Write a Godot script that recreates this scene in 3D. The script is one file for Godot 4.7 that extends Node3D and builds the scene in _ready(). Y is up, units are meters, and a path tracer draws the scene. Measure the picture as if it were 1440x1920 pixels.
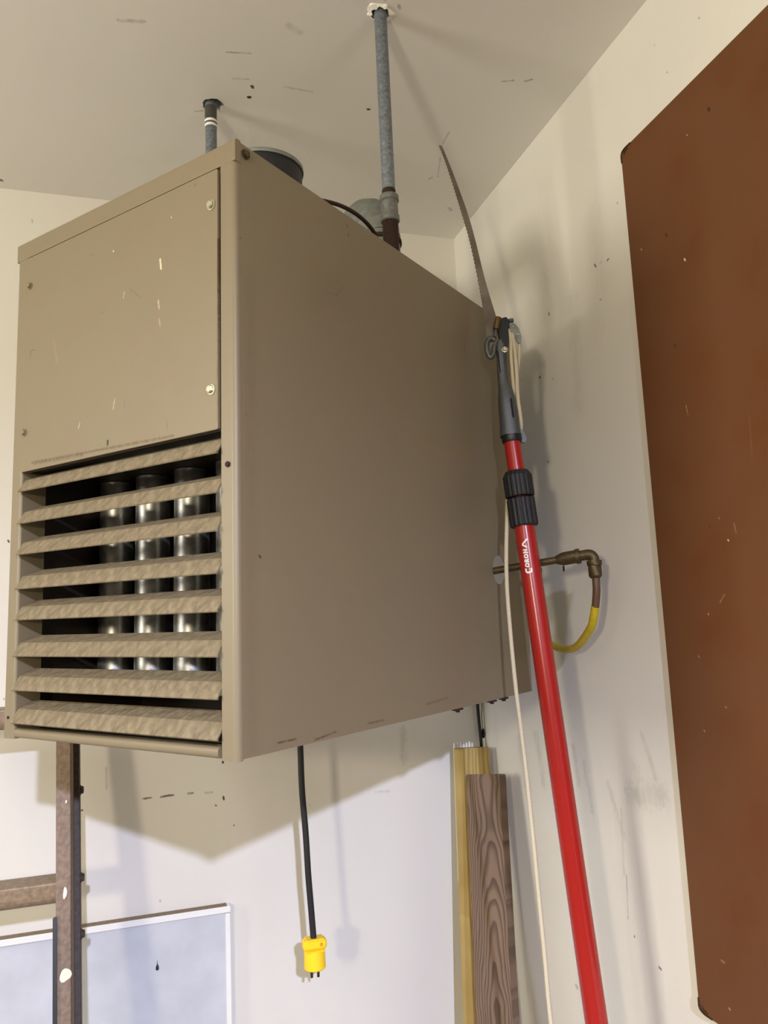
extends Node3D
# Metres, y up. The eye stands at height EYE above the garage floor, on the vertical axis x = z = 0.

const EYE := 1.55
# The room
const RIGHT := 0.8072
const BACK := -1.8158
const LEFT := -3.2
const REAR := 3.4
const CEIL := 2.55
# The heater hangs turned in the corner: its axes, its front right bottom corner and its size
const HU := Vector3(0.62711, -0.01269, 0.77883)
const HY := Vector3(0.01204, 0.99991, 0.00659)
const HD := Vector3(0.77884, -0.00524, -0.6272)
const HB := Vector3(0.1029, 1.4078, -0.8729)
const HW := 0.4477
const HDEEP := 0.7828
const HH := 0.7153
# Marks: start, end, width, strength, colour (0 grey dirt, 1 black, 2 rust, 3 cream, 4 yellow)
const RIGHT_MARKS = [
	[-1.620, 1.270, -1.597, 1.171, 0.0166, 0.16, 0], [-1.543, 1.291, -1.522, 1.196, 0.0136, 0.15, 0], [-1.392, 1.289, -1.383, 1.221, 0.0083, 0.15, 0],
	[-1.357, 1.264, -1.342, 1.180, 0.0081, 0.15, 0], [-1.280, 1.239, -1.243, 1.156, 0.0077, 0.15, 0], [-1.209, 1.234, -1.127, 1.250, 0.0238, 0.15, 0],
	[-1.245, 1.200, -1.253, 1.092, 0.0047, 0.16, 0], [-1.245, 1.094, -1.251, 1.020, 0.0037, 0.35, 0], [-1.164, 1.338, -1.137, 1.273, 0.0072, 0.15, 0],
	[-1.186, 2.184, -1.183, 2.178, 0.0040, 0.70, 1], [-1.169, 2.179, -1.164, 2.179, 0.0029, 0.60, 1], [-1.146, 2.173, -1.142, 2.174, 0.0029, 0.70, 1],
	[-1.361, 2.160, -1.360, 2.155, 0.0044, 0.70, 1], [-1.417, 2.042, -1.415, 2.039, 0.0045, 0.80, 1], [-1.366, 2.022, -1.364, 2.018, 0.0033, 0.50, 1],
	[-1.378, 1.637, -1.378, 1.632, 0.0074, 1.00, 1], [-1.469, 1.639, -1.470, 1.634, 0.0078, 1.00, 1], [-1.449, 0.833, -1.445, 0.830, 0.0083, 0.40, 0],
	[-1.173, 0.971, -1.168, 0.970, 0.0035, 0.70, 1], [-1.236, 0.997, -1.236, 0.995, 0.0027, 0.60, 1], [-1.410, 1.859, -1.406, 1.856, 0.0033, 0.50, 1],
	[-1.102, 2.260, -1.102, 2.259, 0.0028, 0.60, 1], [-0.946, 2.397, -0.945, 2.395, 0.0026, 0.50, 1], [-0.866, 2.428, -0.865, 2.426, 0.0024, 0.40, 1],
	[-0.968, 2.461, -0.968, 2.461, 0.0026, 0.40, 1], [-1.369, 2.241, -1.380, 2.015, 0.0289, 0.07, 0], [-1.266, 2.151, -1.277, 1.941, 0.0228, 0.08, 0],
	[-1.184, 2.263, -1.195, 2.059, 0.0298, 0.05, 0], [-1.194, 1.281, -1.193, 1.229, 0.0182, 0.10, 0], [-1.437, 1.191, -1.438, 1.100, 0.0074, 0.15, 0],
	[-1.179, 2.114, -1.176, 2.111, 0.0029, 0.50, 1]]
const BACK_MARKS = [
	[-0.118, 1.183, -0.111, 1.184, 0.0032, 0.70, 1], [0.009, 1.194, 0.026, 1.194, 0.0033, 0.60, 1], [0.046, 1.194, 0.072, 1.195, 0.0044, 0.70, 1],
	[0.102, 1.195, 0.113, 1.195, 0.0045, 0.40, 1], [0.139, 1.192, 0.154, 1.192, 0.0045, 0.35, 0], [0.178, 1.180, 0.179, 1.174, 0.0034, 0.80, 1],
	[0.161, 1.164, 0.162, 1.163, 0.0034, 0.70, 1], [0.199, 1.119, 0.200, 1.117, 0.0034, 0.60, 1], [0.599, 1.289, 0.599, 1.219, 0.0111, 0.16, 0],
	[0.178, 1.255, 0.178, 1.253, 0.0046, 0.80, 1], [-0.065, 1.265, -0.064, 1.221, 0.0044, 0.30, 0], [-0.264, 1.752, -0.262, 1.748, 0.0034, 0.80, 1],
	[-0.229, 2.482, -0.228, 2.475, 0.0039, 0.30, 0], [0.527, 1.154, 0.560, 1.152, 0.0036, 0.15, 0], [-0.265, 1.422, -0.264, 1.420, 0.0043, 0.50, 0],
	[0.369, 1.144, 0.371, 1.139, 0.0035, 0.30, 0], [0.043, 0.984, 0.044, 0.982, 0.0032, 0.40, 0], [0.694, 1.033, 0.675, 0.649, 0.0072, 0.08, 3]]
const CEILING_MARKS = [
	[-0.030, -1.235, 0.010, -1.227, 0.0085, 0.30, 0], [0.242, -1.177, 0.265, -1.189, 0.0072, 0.15, 0], [0.149, -1.265, 0.190, -1.258, 0.0040, 0.40, 0],
	[0.168, -1.330, 0.195, -1.326, 0.0029, 0.25, 0], [0.265, -1.330, 0.316, -1.331, 0.0030, 0.25, 0], [0.204, -1.343, 0.206, -1.346, 0.0075, 0.90, 2],
	[0.203, -1.375, 0.205, -1.374, 0.0078, 0.95, 1], [0.435, -1.355, 0.437, -1.355, 0.0065, 1.00, 1], [0.659, -1.217, 0.678, -1.209, 0.0046, 0.50, 0],
	[0.702, -1.205, 0.712, -1.198, 0.0046, 0.60, 0], [0.410, -1.089, 0.414, -1.095, 0.0057, 0.40, 0], [0.621, -1.427, 0.619, -1.386, 0.0038, 0.35, 0],
	[0.635, -1.476, 0.657, -1.548, 0.0041, 0.30, 0], [0.641, -1.558, 0.645, -1.553, 0.0067, 0.35, 0], [0.734, -1.670, 0.743, -1.678, 0.0103, 0.30, 0],
	[0.168, -1.490, 0.335, -1.555, 0.0454, 0.06, 0], [-0.291, -1.780, -0.288, -1.781, 0.0091, 0.70, 1], [0.126, -1.434, 0.107, -1.442, 0.0049, 0.30, 0],
	[0.383, -1.084, 0.388, -1.087, 0.0033, 0.40, 0]]
const PANEL_MARKS = [
	[-0.128, 0.601, -0.126, 0.588, 0.0036, 0.75, 3], [-0.131, 0.547, -0.129, 0.537, 0.0035, 0.60, 3], [-0.197, 0.576, -0.199, 0.569, 0.0029, 0.50, 3],
	[-0.213, 0.436, -0.216, 0.423, 0.0021, 0.60, 3], [-0.285, 0.417, -0.288, 0.409, 0.0022, 0.50, 3], [-0.196, 0.434, -0.192, 0.421, 0.0014, 0.30, 2],
	[-0.405, 0.541, -0.400, 0.543, 0.0016, 0.50, 2], [-0.400, 0.543, -0.392, 0.541, 0.0016, 0.40, 2], [-0.406, 0.533, -0.404, 0.540, 0.0016, 0.50, 2],
	[-0.226, 0.383, -0.226, 0.378, 0.0035, 1.00, 1], [-0.393, 0.377, -0.102, 0.370, 0.0039, 0.50, 2], [-0.386, 0.375, -0.278, 0.372, 0.0054, 0.35, 2],
	[-0.065, 0.681, -0.065, 0.677, 0.0021, 0.60, 2], [-0.268, 0.649, -0.267, 0.647, 0.0016, 0.60, 2], [-0.221, 0.640, -0.220, 0.639, 0.0023, 0.90, 3],
	[-0.244, 0.560, -0.241, 0.559, 0.0015, 0.50, 2], [-0.129, 0.523, -0.127, 0.514, 0.0028, 0.30, 3], [-0.027, 0.598, -0.028, 0.376, 0.0013, 0.60, 2],
	[-0.113, 0.391, -0.113, 0.379, 0.0013, 0.25, 2], [-0.349, 0.545, -0.340, 0.512, 0.0024, 0.12, 3], [-0.186, 0.578, -0.165, 0.560, 0.0015, 0.20, 2],
	[-0.108, 0.651, -0.107, 0.650, 0.0021, 0.70, 3]]
const SIDE_MARKS = [
	[0.221, 0.701, 0.223, 0.698, 0.0025, 0.80, 2], [0.224, 0.689, 0.225, 0.686, 0.0025, 0.80, 2], [0.174, 0.584, 0.194, 0.588, 0.0015, 0.40, 2],
	[0.194, 0.588, 0.207, 0.603, 0.0016, 0.40, 2], [0.375, 0.441, 0.414, 0.418, 0.0043, 0.12, 4], [0.414, 0.418, 0.481, 0.409, 0.0044, 0.20, 4],
	[0.481, 0.409, 0.569, 0.439, 0.0045, 0.20, 4], [0.569, 0.439, 0.626, 0.499, 0.0048, 0.12, 4], [0.072, 0.632, 0.114, 0.671, 0.0036, 0.10, 4],
	[0.114, 0.671, 0.184, 0.705, 0.0045, 0.12, 4], [0.034, 0.221, 0.036, 0.219, 0.0031, 0.60, 1], [0.014, 0.384, 0.015, 0.383, 0.0019, 0.50, 1],
	[0.006, 0.595, 0.007, 0.594, 0.0020, 0.60, 1], [0.061, 0.009, 0.094, 0.009, 0.0023, 0.70, 2], [0.128, 0.003, 0.170, 0.007, 0.0025, 0.60, 2],
	[0.240, 0.008, 0.278, 0.008, 0.0027, 0.50, 2], [0.402, 0.409, 0.403, 0.384, 0.0035, 0.25, 4], [0.328, 0.395, 0.330, 0.379, 0.0033, 0.20, 4],
	[0.156, 0.573, 0.204, 0.597, 0.0300, 0.06, 2], [0.140, 0.605, 0.257, 0.636, 0.0150, 0.05, 4], [0.023, 0.552, 0.019, 0.011, 0.0107, 0.05, 1],
	[0.392, 0.017, 0.457, 0.020, 0.0039, 0.30, 2], [0.005, 0.558, 0.005, 0.545, 0.0020, 0.50, 2], [0.566, 0.617, 0.569, 0.608, 0.0040, 0.40, 2]]
const SHEET_MARKS = [
	[-0.867, 2.280, -0.865, 2.275, 0.0047, 0.70, 1], [-0.985, 2.142, -0.984, 2.138, 0.0051, 0.70, 1], [-0.990, 1.959, -0.989, 1.955, 0.0042, 0.60, 1],
	[-0.916, 2.269, -0.915, 2.267, 0.0025, 0.70, 3], [-0.949, 2.082, -0.947, 2.079, 0.0033, 0.90, 3], [-1.050, 2.148, -1.049, 2.145, 0.0027, 0.70, 3],
	[-0.953, 1.667, -0.953, 1.665, 0.0032, 0.50, 1], [-0.903, 1.664, -0.901, 1.649, 0.0015, 0.60, 3], [-0.919, 1.642, -0.917, 1.640, 0.0023, 0.80, 3],
	[-0.933, 1.676, -0.931, 1.674, 0.0023, 0.70, 3], [-0.948, 1.553, -0.937, 1.564, 0.0016, 0.50, 3], [-0.974, 1.538, -0.974, 1.536, 0.0024, 0.70, 3],
	[-0.978, 1.857, -0.976, 1.840, 0.0016, 0.40, 3], [-0.853, 1.807, -0.856, 1.747, 0.0015, 0.12, 3], [-1.005, 1.475, -1.004, 1.473, 0.0024, 0.60, 3],
	[-0.958, 1.404, -0.956, 1.403, 0.0023, 0.60, 3], [-1.013, 0.977, -1.011, 0.976, 0.0031, 0.70, 3], [-1.020, 1.039, -1.014, 1.038, 0.0039, 0.30, 3],
	[-1.009, 1.365, -1.007, 1.363, 0.0024, 0.60, 3]]
const MARK_COLORS = [Color(0.42, 0.40, 0.38), Color(0.09, 0.07, 0.05), Color(0.28, 0.19, 0.11), Color(0.90, 0.85, 0.72), Color(0.56, 0.48, 0.20)]

var used := {}
var M := {}

# ------------------------------------------------------------------ naming
func numbered(called: String) -> String:
	var n: int = used.get(called, 0)
	used[called] = n + 1
	return called if n == 0 else "%s_%03d" % [called, n]

func tag(o: Node, label: String, category: String, group := "") -> void:
	o.set_meta("label", label)
	o.set_meta("category", category)
	if group != "":
		o.set_meta("group", group)

func thing(called: String, label: String, category: String, xf := Transform3D.IDENTITY, group := "") -> Node3D:
	var o := Node3D.new()
	o.name = numbered(called)
	o.transform = xf
	add_child(o)
	tag(o, label, category, group)
	return o

func part(called: String, st: SurfaceTool, m: Material, parent: Node, label := "") -> MeshInstance3D:
	var o := MeshInstance3D.new()
	st.generate_normals()
	o.mesh = st.commit()
	o.material_override = m
	o.name = called
	if label != "":
		o.set_meta("label", label)
	parent.add_child(o, true)
	return o

func shell(called: String, st: SurfaceTool, m: Material) -> MeshInstance3D:
	var o := part(called, st, m, self)
	o.set_meta("kind", "structure")
	return o

# ------------------------------------------------------------------ shapes
func mb() -> SurfaceTool:
	var st := SurfaceTool.new()
	st.begin(Mesh.PRIMITIVE_TRIANGLES)
	return st

func tri(st: SurfaceTool, a: Vector3, b: Vector3, c: Vector3, ua := Vector2.ZERO, ub := Vector2.ZERO, uc := Vector2.ZERO) -> void:
	# a, b, c counter-clockwise from outside
	st.set_uv(ua); st.add_vertex(a)
	st.set_uv(uc); st.add_vertex(c)
	st.set_uv(ub); st.add_vertex(b)

func face(st: SurfaceTool, pts: Array, middle: Vector3) -> void:
	var n: Vector3 = (pts[1] - pts[0]).cross(pts[2] - pts[0])
	var flip: bool = n.dot(pts[0] - middle) < 0.0
	for i in range(1, pts.size() - 1):
		if flip:
			tri(st, pts[0], pts[i + 1], pts[i])
		else:
			tri(st, pts[0], pts[i], pts[i + 1])

func box(st: SurfaceTool, c: Vector3, s: Vector3, bevel := 0.001, xf := Transform3D.IDENTITY) -> void:
	st.set_smooth_group(-1)
	var h := s * 0.5
	var b := minf(bevel, minf(h.x, minf(h.y, h.z)) * 0.9)
	var mid := xf * c
	for ax in 3:
		var i := (ax + 1) % 3
		var j := (ax + 2) % 3
		for sg in [-1.0, 1.0]:
			var q := []
			for k in [[-1, -1], [1, -1], [1, 1], [-1, 1]]:
				var v := Vector3.ZERO
				v[ax] = sg * h[ax]
				v[i] = k[0] * (h[i] - b)
				v[j] = k[1] * (h[j] - b)
				q.append(xf * (c + v))
			face(st, q, mid)
		for s1 in [-1.0, 1.0]:
			for s2 in [-1.0, 1.0]:
				var q := []
				for k in [[-1, 0], [1, 0], [1, 1], [-1, 1]]:
					var v := Vector3.ZERO
					v[ax] = k[0] * (h[ax] - b)
					v[i] = s1 * (h[i] - (b if k[1] == 0 else 0.0))
					v[j] = s2 * (h[j] - (0.0 if k[1] == 0 else b))
					q.append(xf * (c + v))
				face(st, q, mid)
	for a in [-1.0, 1.0]:
		for d in [-1.0, 1.0]:
			for e in [-1.0, 1.0]:
				var q := []
				for k in 3:
					var v := Vector3(a * (h.x - b), d * (h.y - b), e * (h.z - b))
					v[k] = [a, d, e][k] * h[k]
					q.append(xf * (c + v))
				face(st, q, mid)

# Extrudes an outline (counter-clockwise in ax, ay) by t against ax x ay; rect maps the outline to the texture
func prism(st: SurfaceTool, pts: PackedVector2Array, o: Vector3, ax: Vector3, ay: Vector3, t: float, rect := [0, 0, 1, 1], smooth := false) -> void:
	if Geometry2D.is_polygon_clockwise(pts):
		pts = pts.duplicate()
		pts.reverse()
	var n := ax.cross(ay).normalized()
	var idx := Geometry2D.triangulate_polygon(pts)
	var p := []
	var q := []
	var w := []
	for v in pts:
		p.append(o + ax * v.x + ay * v.y)
		q.append(o + ax * v.x + ay * v.y - n * t)
		w.append(Vector2((v.x - rect[0]) / (rect[2] - rect[0]), (rect[3] - v.y) / (rect[3] - rect[1])))
	st.set_smooth_group(-1)
	for i in range(0, idx.size(), 3):
		var a := idx[i]
		var b := idx[i + 1]
		var c := idx[i + 2]
		if (pts[b] - pts[a]).cross(pts[c] - pts[a]) < 0:
			var z := b
			b = c
			c = z
		tri(st, p[a], p[b], p[c], w[a], w[b], w[c])
		tri(st, q[a], q[c], q[b], w[a], w[c], w[b])
	for i in pts.size():
		var k := (i + 1) % pts.size()
		st.set_smooth_group(7 if smooth and pts[i].distance_to(pts[k]) < 0.0045 else -1)
		tri(st, p[i], q[i], q[k], w[i], w[i], w[k])
		tri(st, p[i], q[k], p[k], w[i], w[k], w[k])

func rect2(x0: float, y0: float, x1: float, y1: float) -> PackedVector2Array:
	return PackedVector2Array([Vector2(x0, y0), Vector2(x1, y0), Vector2(x1, y1), Vector2(x0, y1)])

func rounded(x0: float, y0: float, x1: float, y1: float, radii: Array, steps := 5) -> PackedVector2Array:
	# radii: corner radius at (x0,y0), (x1,y0), (x1,y1), (x0,y1)
	var out := PackedVector2Array()
	var cs := [Vector2(x0, y0), Vector2(x1, y0), Vector2(x1, y1), Vector2(x0, y1)]
	var inw := [Vector2(1, 1), Vector2(-1, 1), Vector2(-1, -1), Vector2(1, -1)]
	for i in 4:
		var r: float = radii[i]
		if r <= 0:
			out.append(cs[i])
			continue
		var c: Vector2 = cs[i] + inw[i] * r
		for k in steps + 1:
			var a := PI + i * PI / 2 + k * PI / 2 / steps
			out.append(c + Vector2(cos(a), sin(a)) * r)
	return out

# A flat rectangle with a round hole in it
func holed(st: SurfaceTool, x0: float, y0: float, x1: float, y1: float, c: Vector2, r: float, o: Vector3, ax: Vector3, ay: Vector3, t: float, rect: Array, jag := 0.0) -> void:
	var n := ax.cross(ay).normalized()
	var angles := []
	for k in 40:
		angles.append(TAU * k / 40)
	for v in [Vector2(x0, y0), Vector2(x1, y0), Vector2(x1, y1), Vector2(x0, y1)]:
		angles.append(fposmod((v - c).angle(), TAU))
	angles.sort()
	var inner := []
	var outer := []
	for a in angles:
		var d := Vector2(cos(a), sin(a))
		var tx := ((x1 if d.x > 0 else x0) - c.x) / d.x if absf(d.x) > 1e-9 else 1e9
		var ty := ((y1 if d.y > 0 else y0) - c.y) / d.y if absf(d.y) > 1e-9 else 1e9
		outer.append(c + d * minf(tx, ty))
		inner.append(c + d * (r + jag * (sin(a * 5.0 + 1.0) + sin(a * 11.0) * 0.7)))
	st.set_smooth_group(-1)
	var uv := func(v: Vector2) -> Vector2: return Vector2((v.x - rect[0]) / (rect[2] - rect[0]), (rect[3] - v.y) / (rect[3] - rect[1]))
	for i in angles.size():
		var k := (i + 1) % angles.size()
		var q := [inner[i], outer[i], outer[k], inner[k]]
		var f := []
		var g := []
		var w := []
		for v in q:
			f.append(o + ax * v.x + ay * v.y)
			g.append(o + ax * v.x + ay * v.y - n * t)
			w.append(uv.call(v))
		tri(st, f[0], f[1], f[2], w[0], w[1], w[2])
		tri(st, f[0], f[2], f[3], w[0], w[2], w[3])
		tri(st, g[0], g[2], g[1], w[0], w[2], w[1])
		tri(st, g[0], g[3], g[2], w[0], w[3], w[2])
		tri(st, f[0], f[3], g[3], w[0], w[3], w[3])
		tri(st, f[0], g[3], g[0], w[0], w[3], w[0])

# Turns a profile of (radius, height) about the y axis of xf
func lathe(st: SurfaceTool, prof: Array, segs := 24, xf := Transform3D.IDENTITY, flutes := 0, flute_depth := 0.0) -> void:
	var g := 10
	for i in prof.size() - 1:
		var a: Vector2 = prof[i]
		var b: Vector2 = prof[i + 1]
		if i > 0:
			var before: Vector2 = prof[i] - prof[i - 1]
			if absf(before.angle_to(b - a)) > 0.6:
				g += 1
		st.set_smooth_group(g if flutes == 0 else -1)
		for k in segs:
			var t0 := TAU * k / segs
			var t1 := TAU * (k + 1) / segs
			var f0 := 1.0 - flute_depth * pow(0.5 + 0.5 * cos(t0 * flutes), 3.0) if flutes else 1.0
			var f1 := 1.0 - flute_depth * pow(0.5 + 0.5 * cos(t1 * flutes), 3.0) if flutes else 1.0
			var p0 := xf * Vector3(a.x * f0 * cos(t0), a.y, a.x * f0 * sin(t0))
			var p1 := xf * Vector3(a.x * f1 * cos(t1), a.y, a.x * f1 * sin(t1))
			var q0 := xf * Vector3(b.x * f0 * cos(t0), b.y, b.x * f0 * sin(t0))
			var q1 := xf * Vector3(b.x * f1 * cos(t1), b.y, b.x * f1 * sin(t1))
			if a.x > 1e-7:
				tri(st, p0, q1, p1, Vector2(t0, a.y), Vector2(t1, b.y), Vector2(t1, a.y))
			if b.x > 1e-7:
				tri(st, p0, q0, q1, Vector2(t0, a.y), Vector2(t0, b.y), Vector2(t1, b.y))

func frame(at: Vector3, y_axis: Vector3, hint := Vector3(0, 0, 1)) -> Transform3D:
	var yv := y_axis.normalized()
	if absf(yv.dot(hint)) > 0.97:
		hint = Vector3(1, 0, 0)
	var xv := yv.cross(hint).normalized()
	return Transform3D(Basis(xv, yv, xv.cross(yv)), at)

func rod(st: SurfaceTool, a: Vector3, b: Vector3, r: float, segs := 20, chamfer := 0.0005) -> void:
	var l := a.distance_to(b)
	lathe(st, [Vector2(0, 0), Vector2(r - chamfer, 0), Vector2(r, chamfer), Vector2(r, l - chamfer), Vector2(r - chamfer, l), Vector2(0, l)], segs, frame(a, b - a))

func tube(st: SurfaceTool, pts: Array, r: float, segs := 12, crease := false) -> void:
	var up := Vector3(0.31, 0.2, 0.93)
	var rings := []
	for i in pts.size():
		var d: Vector3 = (pts[mini(i + 1, pts.size() - 1)] - pts[maxi(i - 1, 0)]).normalized()
		var x := up.cross(d).normalized()
		up = d.cross(x).normalized()
		var ring := []
		for k in segs:
			var a := TAU * k / segs
			ring.append(pts[i] + (x * cos(a) + up * sin(a)) * r)
		rings.append(ring)
	for i in rings.size() - 1:
		st.set_smooth_group(20 + i % 2 if crease else 20)
		for k in segs:
			var m := (k + 1) % segs
			tri(st, rings[i][k], rings[i][m], rings[i + 1][m])
			tri(st, rings[i][k], rings[i + 1][m], rings[i + 1][k])
	st.set_smooth_group(-1)
	for k in range(1, segs - 1):
		tri(st, rings[0][0], rings[0][k + 1], rings[0][k])
		var e: Array = rings[-1]
		tri(st, e[0], e[k], e[k + 1])

func smooth(pts: Array, n := 6) -> Array:
	var out := []
	for i in pts.size() - 1:
		var a = pts[maxi(i - 1, 0)]
		var b = pts[i]
		var c = pts[i + 1]
		var d = pts[mini(i + 2, pts.size() - 1)]
		for k in n:
			out.append(b.cubic_interpolate(c, a, d, float(k) / n))
	out.append(pts[-1])
	return out

func hex_head(st: SurfaceTool, at: Vector3, out: Vector3, r: float, h: float, washer := true) -> void:
	var xf := frame(at, out)
	if washer:
		lathe(st, [Vector2(0, 0), Vector2(r * 1.25, 0), Vector2(r * 1.25, h * 0.25), Vector2(r * 0.9, h * 0.3)], 18, xf)
	var mid := xf * Vector3(0, h * 0.5, 0)
	st.set_smooth_group(-1)
	for k in 6:
		var a := TAU * k / 6
		var b := TAU * (k + 1) / 6
		var p := [Vector3(r * cos(a), 0, r * sin(a)), Vector3(r * cos(b), 0, r * sin(b)), Vector3(r * cos(b), h * 0.8, r * sin(b)), Vector3(r * cos(a), h * 0.8, r * sin(a))]
		var s := 0.78
		face(st, [xf * p[0], xf * p[1], xf * p[2], xf * p[3]], mid)
		face(st, [xf * p[3], xf * p[2], xf * Vector3(p[2].x * s, h, p[2].z * s), xf * Vector3(p[3].x * s, h, p[3].z * s)], mid)
		face(st, [xf * Vector3(p[2].x * s, h, p[2].z * s), xf * Vector3(p[3].x * s, h, p[3].z * s), xf * Vector3(0, h, 0)], mid)

# ------------------------------------------------------------------ materials
func mat(c: Color, rough := 0.6, metal := 0.0) -> StandardMaterial3D:
	var m := StandardMaterial3D.new()
	m.albedo_color = c
	m.roughness = rough
	m.metallic = metal
	return m

func mottle(sd: int, freq: float, dark: Color, light: Color, octaves := 4) -> NoiseTexture2D:
	var n := FastNoiseLite.new()
	n.seed = sd
	n.frequency = freq
	n.fractal_octaves = octaves
	var t := NoiseTexture2D.new()
	t.width = 256
	t.height = 256
	t.seamless = true
	t.noise = n
	var g := Gradient.new()
	g.set_color(0, dark)
	g.set_color(1, light)
	t.color_ramp = g
	return t

func mottled(sd: int, freq: float, dark: Color, light: Color, size: float, rough := 0.6, metal := 0.0) -> StandardMaterial3D:
	var m := mat(Color.WHITE, rough, metal)
	m.albedo_texture = mottle(sd, freq, dark, light)
	m.uv1_triplanar = true
	m.uv1_scale = Vector3.ONE / size
	return m

# A painted surface: even colour, slight cloudy unevenness, specks, and marks laid out in the surface's own metres
func painted(w: int, h: int, base: Color, r: Array, marks: Array, cloud: float, grime: Color, sd: int, rough := 0.6) -> StandardMaterial3D:
	var im := Image.create_empty(w, h, false, Image.FORMAT_RGB8)
	var n := FastNoiseLite.new()
	n.seed = sd
	n.frequency = 3.0 / w
	n.fractal_octaves = 4
	var fine := FastNoiseLite.new()
	fine.seed = sd + 1
	fine.frequency = 0.11
	for y in h:
		for x in w:
			var k := clampf(0.5 + 0.9 * n.get_noise_2d(x, y), 0.0, 1.0)
			im.set_pixel(x, y, base.lerp(grime, cloud * k * k))
	for q in marks:
		var a := Vector2((q[0] - r[0]) / (r[2] - r[0]) * w, (r[3] - q[1]) / (r[3] - r[1]) * h)
		var b := Vector2((q[2] - r[0]) / (r[2] - r[0]) * w, (r[3] - q[3]) / (r[3] - r[1]) * h)
		var wd: float = maxf(q[4] * w / (r[2] - r[0]) * (1.0 if q[5] < 0.3 else 0.5), 0.8)
		var c: Color = MARK_COLORS[q[6]]
		var soft: bool = q[5] < 0.3
		for y in range(maxi(0, int(minf(a.y, b.y) - wd * 1.5)), mini(h, int(maxf(a.y, b.y) + wd * 1.5) + 2)):
			for x in range(maxi(0, int(minf(a.x, b.x) - wd * 1.5)), mini(w, int(maxf(a.x, b.x) + wd * 1.5) + 2)):
				var p := Vector2(x + 0.5, y + 0.5)
				var d := p.distance_to(Geometry2D.get_closest_point_to_segment(p, a, b)) / wd
				d += 0.6 * fine.get_noise_2d(x, y)
				var k := 1.0 - smoothstep(0.1 if soft else 0.6, 1.3 if soft else 1.1, d)
				if q[5] < 0.72:
					k *= clampf(0.75 + 0.7 * fine.get_noise_2d(x * 0.7 + 300, y * 0.2), 0.0, 1.0)
				if k > 0.0:
					im.set_pixel(x, y, im.get_pixel(x, y).lerp(c, k * q[5]))
	var m := mat(Color.WHITE, rough)
	m.albedo_texture = ImageTexture.create_from_image(im)
	m.texture_repeat = false
	return m

# Plain sawn wood: the cone-shaped growth rings of a trunk cut by a plank; across is u, along is v
func wood(w: int, h: int, light: Color, dark: Color, rings: float, wide: float, long: float, sd: int, heart: Vector2, taper: float) -> StandardMaterial3D:
	var im := Image.create_empty(w, h, false, Image.FORMAT_RGB8)
	var n := FastNoiseLite.new()
	n.seed = sd
	n.frequency = 1.0
	n.fractal_octaves = 3
	var g := FastNoiseLite.new()
	g.seed = sd + 5
	g.frequency = 1.0
	for y in h:
		var fy := float(y) / h * long
		for x in w:
			var fx := float(x) / w * wide
			var wob := 0.007 * n.get_noise_2d(fx * 22.0, fy * 4.0)
			var deep := heart.y + taper * fy + 0.012 * n.get_noise_2d(7.0, fy * 3.0)
			var rr := Vector2(fx - heart.x + wob, deep).length() * rings
			var s: float = rr - floorf(rr)
			var late := smoothstep(0.35, 0.85, s) * (1.0 - smoothstep(0.9, 1.0, s))
			var fibre := 0.5 + 0.5 * g.get_noise_2d(fx * 900.0, fy * 14.0)
			var patch := 0.5 + 0.5 * n.get_noise_2d(fx * 18.0 + 50.0, fy * 5.0)
			im.set_pixel(x, y, light.lerp(dark, clampf(0.75 * late + 0.25 * fibre - 0.3 * patch + 0.1, 0.0, 1.0)))
	var m := mat(Color.WHITE, 0.75)
	m.albedo_texture = ImageTexture.create_from_image(im)
	return m
# ------------------------------------------------------------------ the scene
func _ready() -> void:
	camera_and_light()
	materials()
	room()
	heater()
	hangers()
	flue()
	saw()
	gas_pipe()
	sheet()
	boards()
	cord()
	ladder()
	board_panel()
	wall_cable()

func camera_and_light() -> void:
	var cam := Camera3D.new()
	cam.name = "camera"
	cam.fov = 66.441
	cam.near = 0.02
	cam.transform = Transform3D(Basis(Vector3(0.95394, -0.04375, 0.29678), Vector3(0.0009, 0.98972, 0.14299), Vector3(-0.29999, -0.13614, 0.94418)).orthonormalized(), Vector3(0, EYE, 0))
	add_child(cam)
	cam.current = true
	var we := WorldEnvironment.new()
	we.name = "environment"
	var e := Environment.new()
	e.background_mode = Environment.BG_COLOR
	e.background_color = Color.BLACK
	e.ambient_light_source = Environment.AMBIENT_SOURCE_DISABLED
	e.tonemap_mode = Environment.TONE_MAPPER_LINEAR
	e.tonemap_exposure = 1.0
	e.sdfgi_enabled = true
	e.ssao_enabled = true
	e.ssil_enabled = true
	we.environment = e
	add_child(we)
	# A cool bulb under the ceiling behind the viewer, a bare warm bulb on a stand to the left, and a broad warm
	# shaded lamp close to the left wall.
	lamp_bulb("ceiling_lamp", "cool white bulb in a small ceiling socket", Vector3(-0.05, EYE + 0.93, 1.95), Color(0.82, 0.85, 1.0), 16.0, 0.035, true)
	lamp_bulb("work_lamp", "bare warm bulb on a slim dark stand", Vector3(-1.165, EYE + 0.265, 1.0), Color(1.0, 0.94, 0.82), 2.5, 0.09, false)
	panel_lamp(Vector3(LEFT + 0.12, EYE + 0.40, -0.35), Vector2(0.9, 0.9), Color(1.0, 0.975, 0.92), 6.7)

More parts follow.
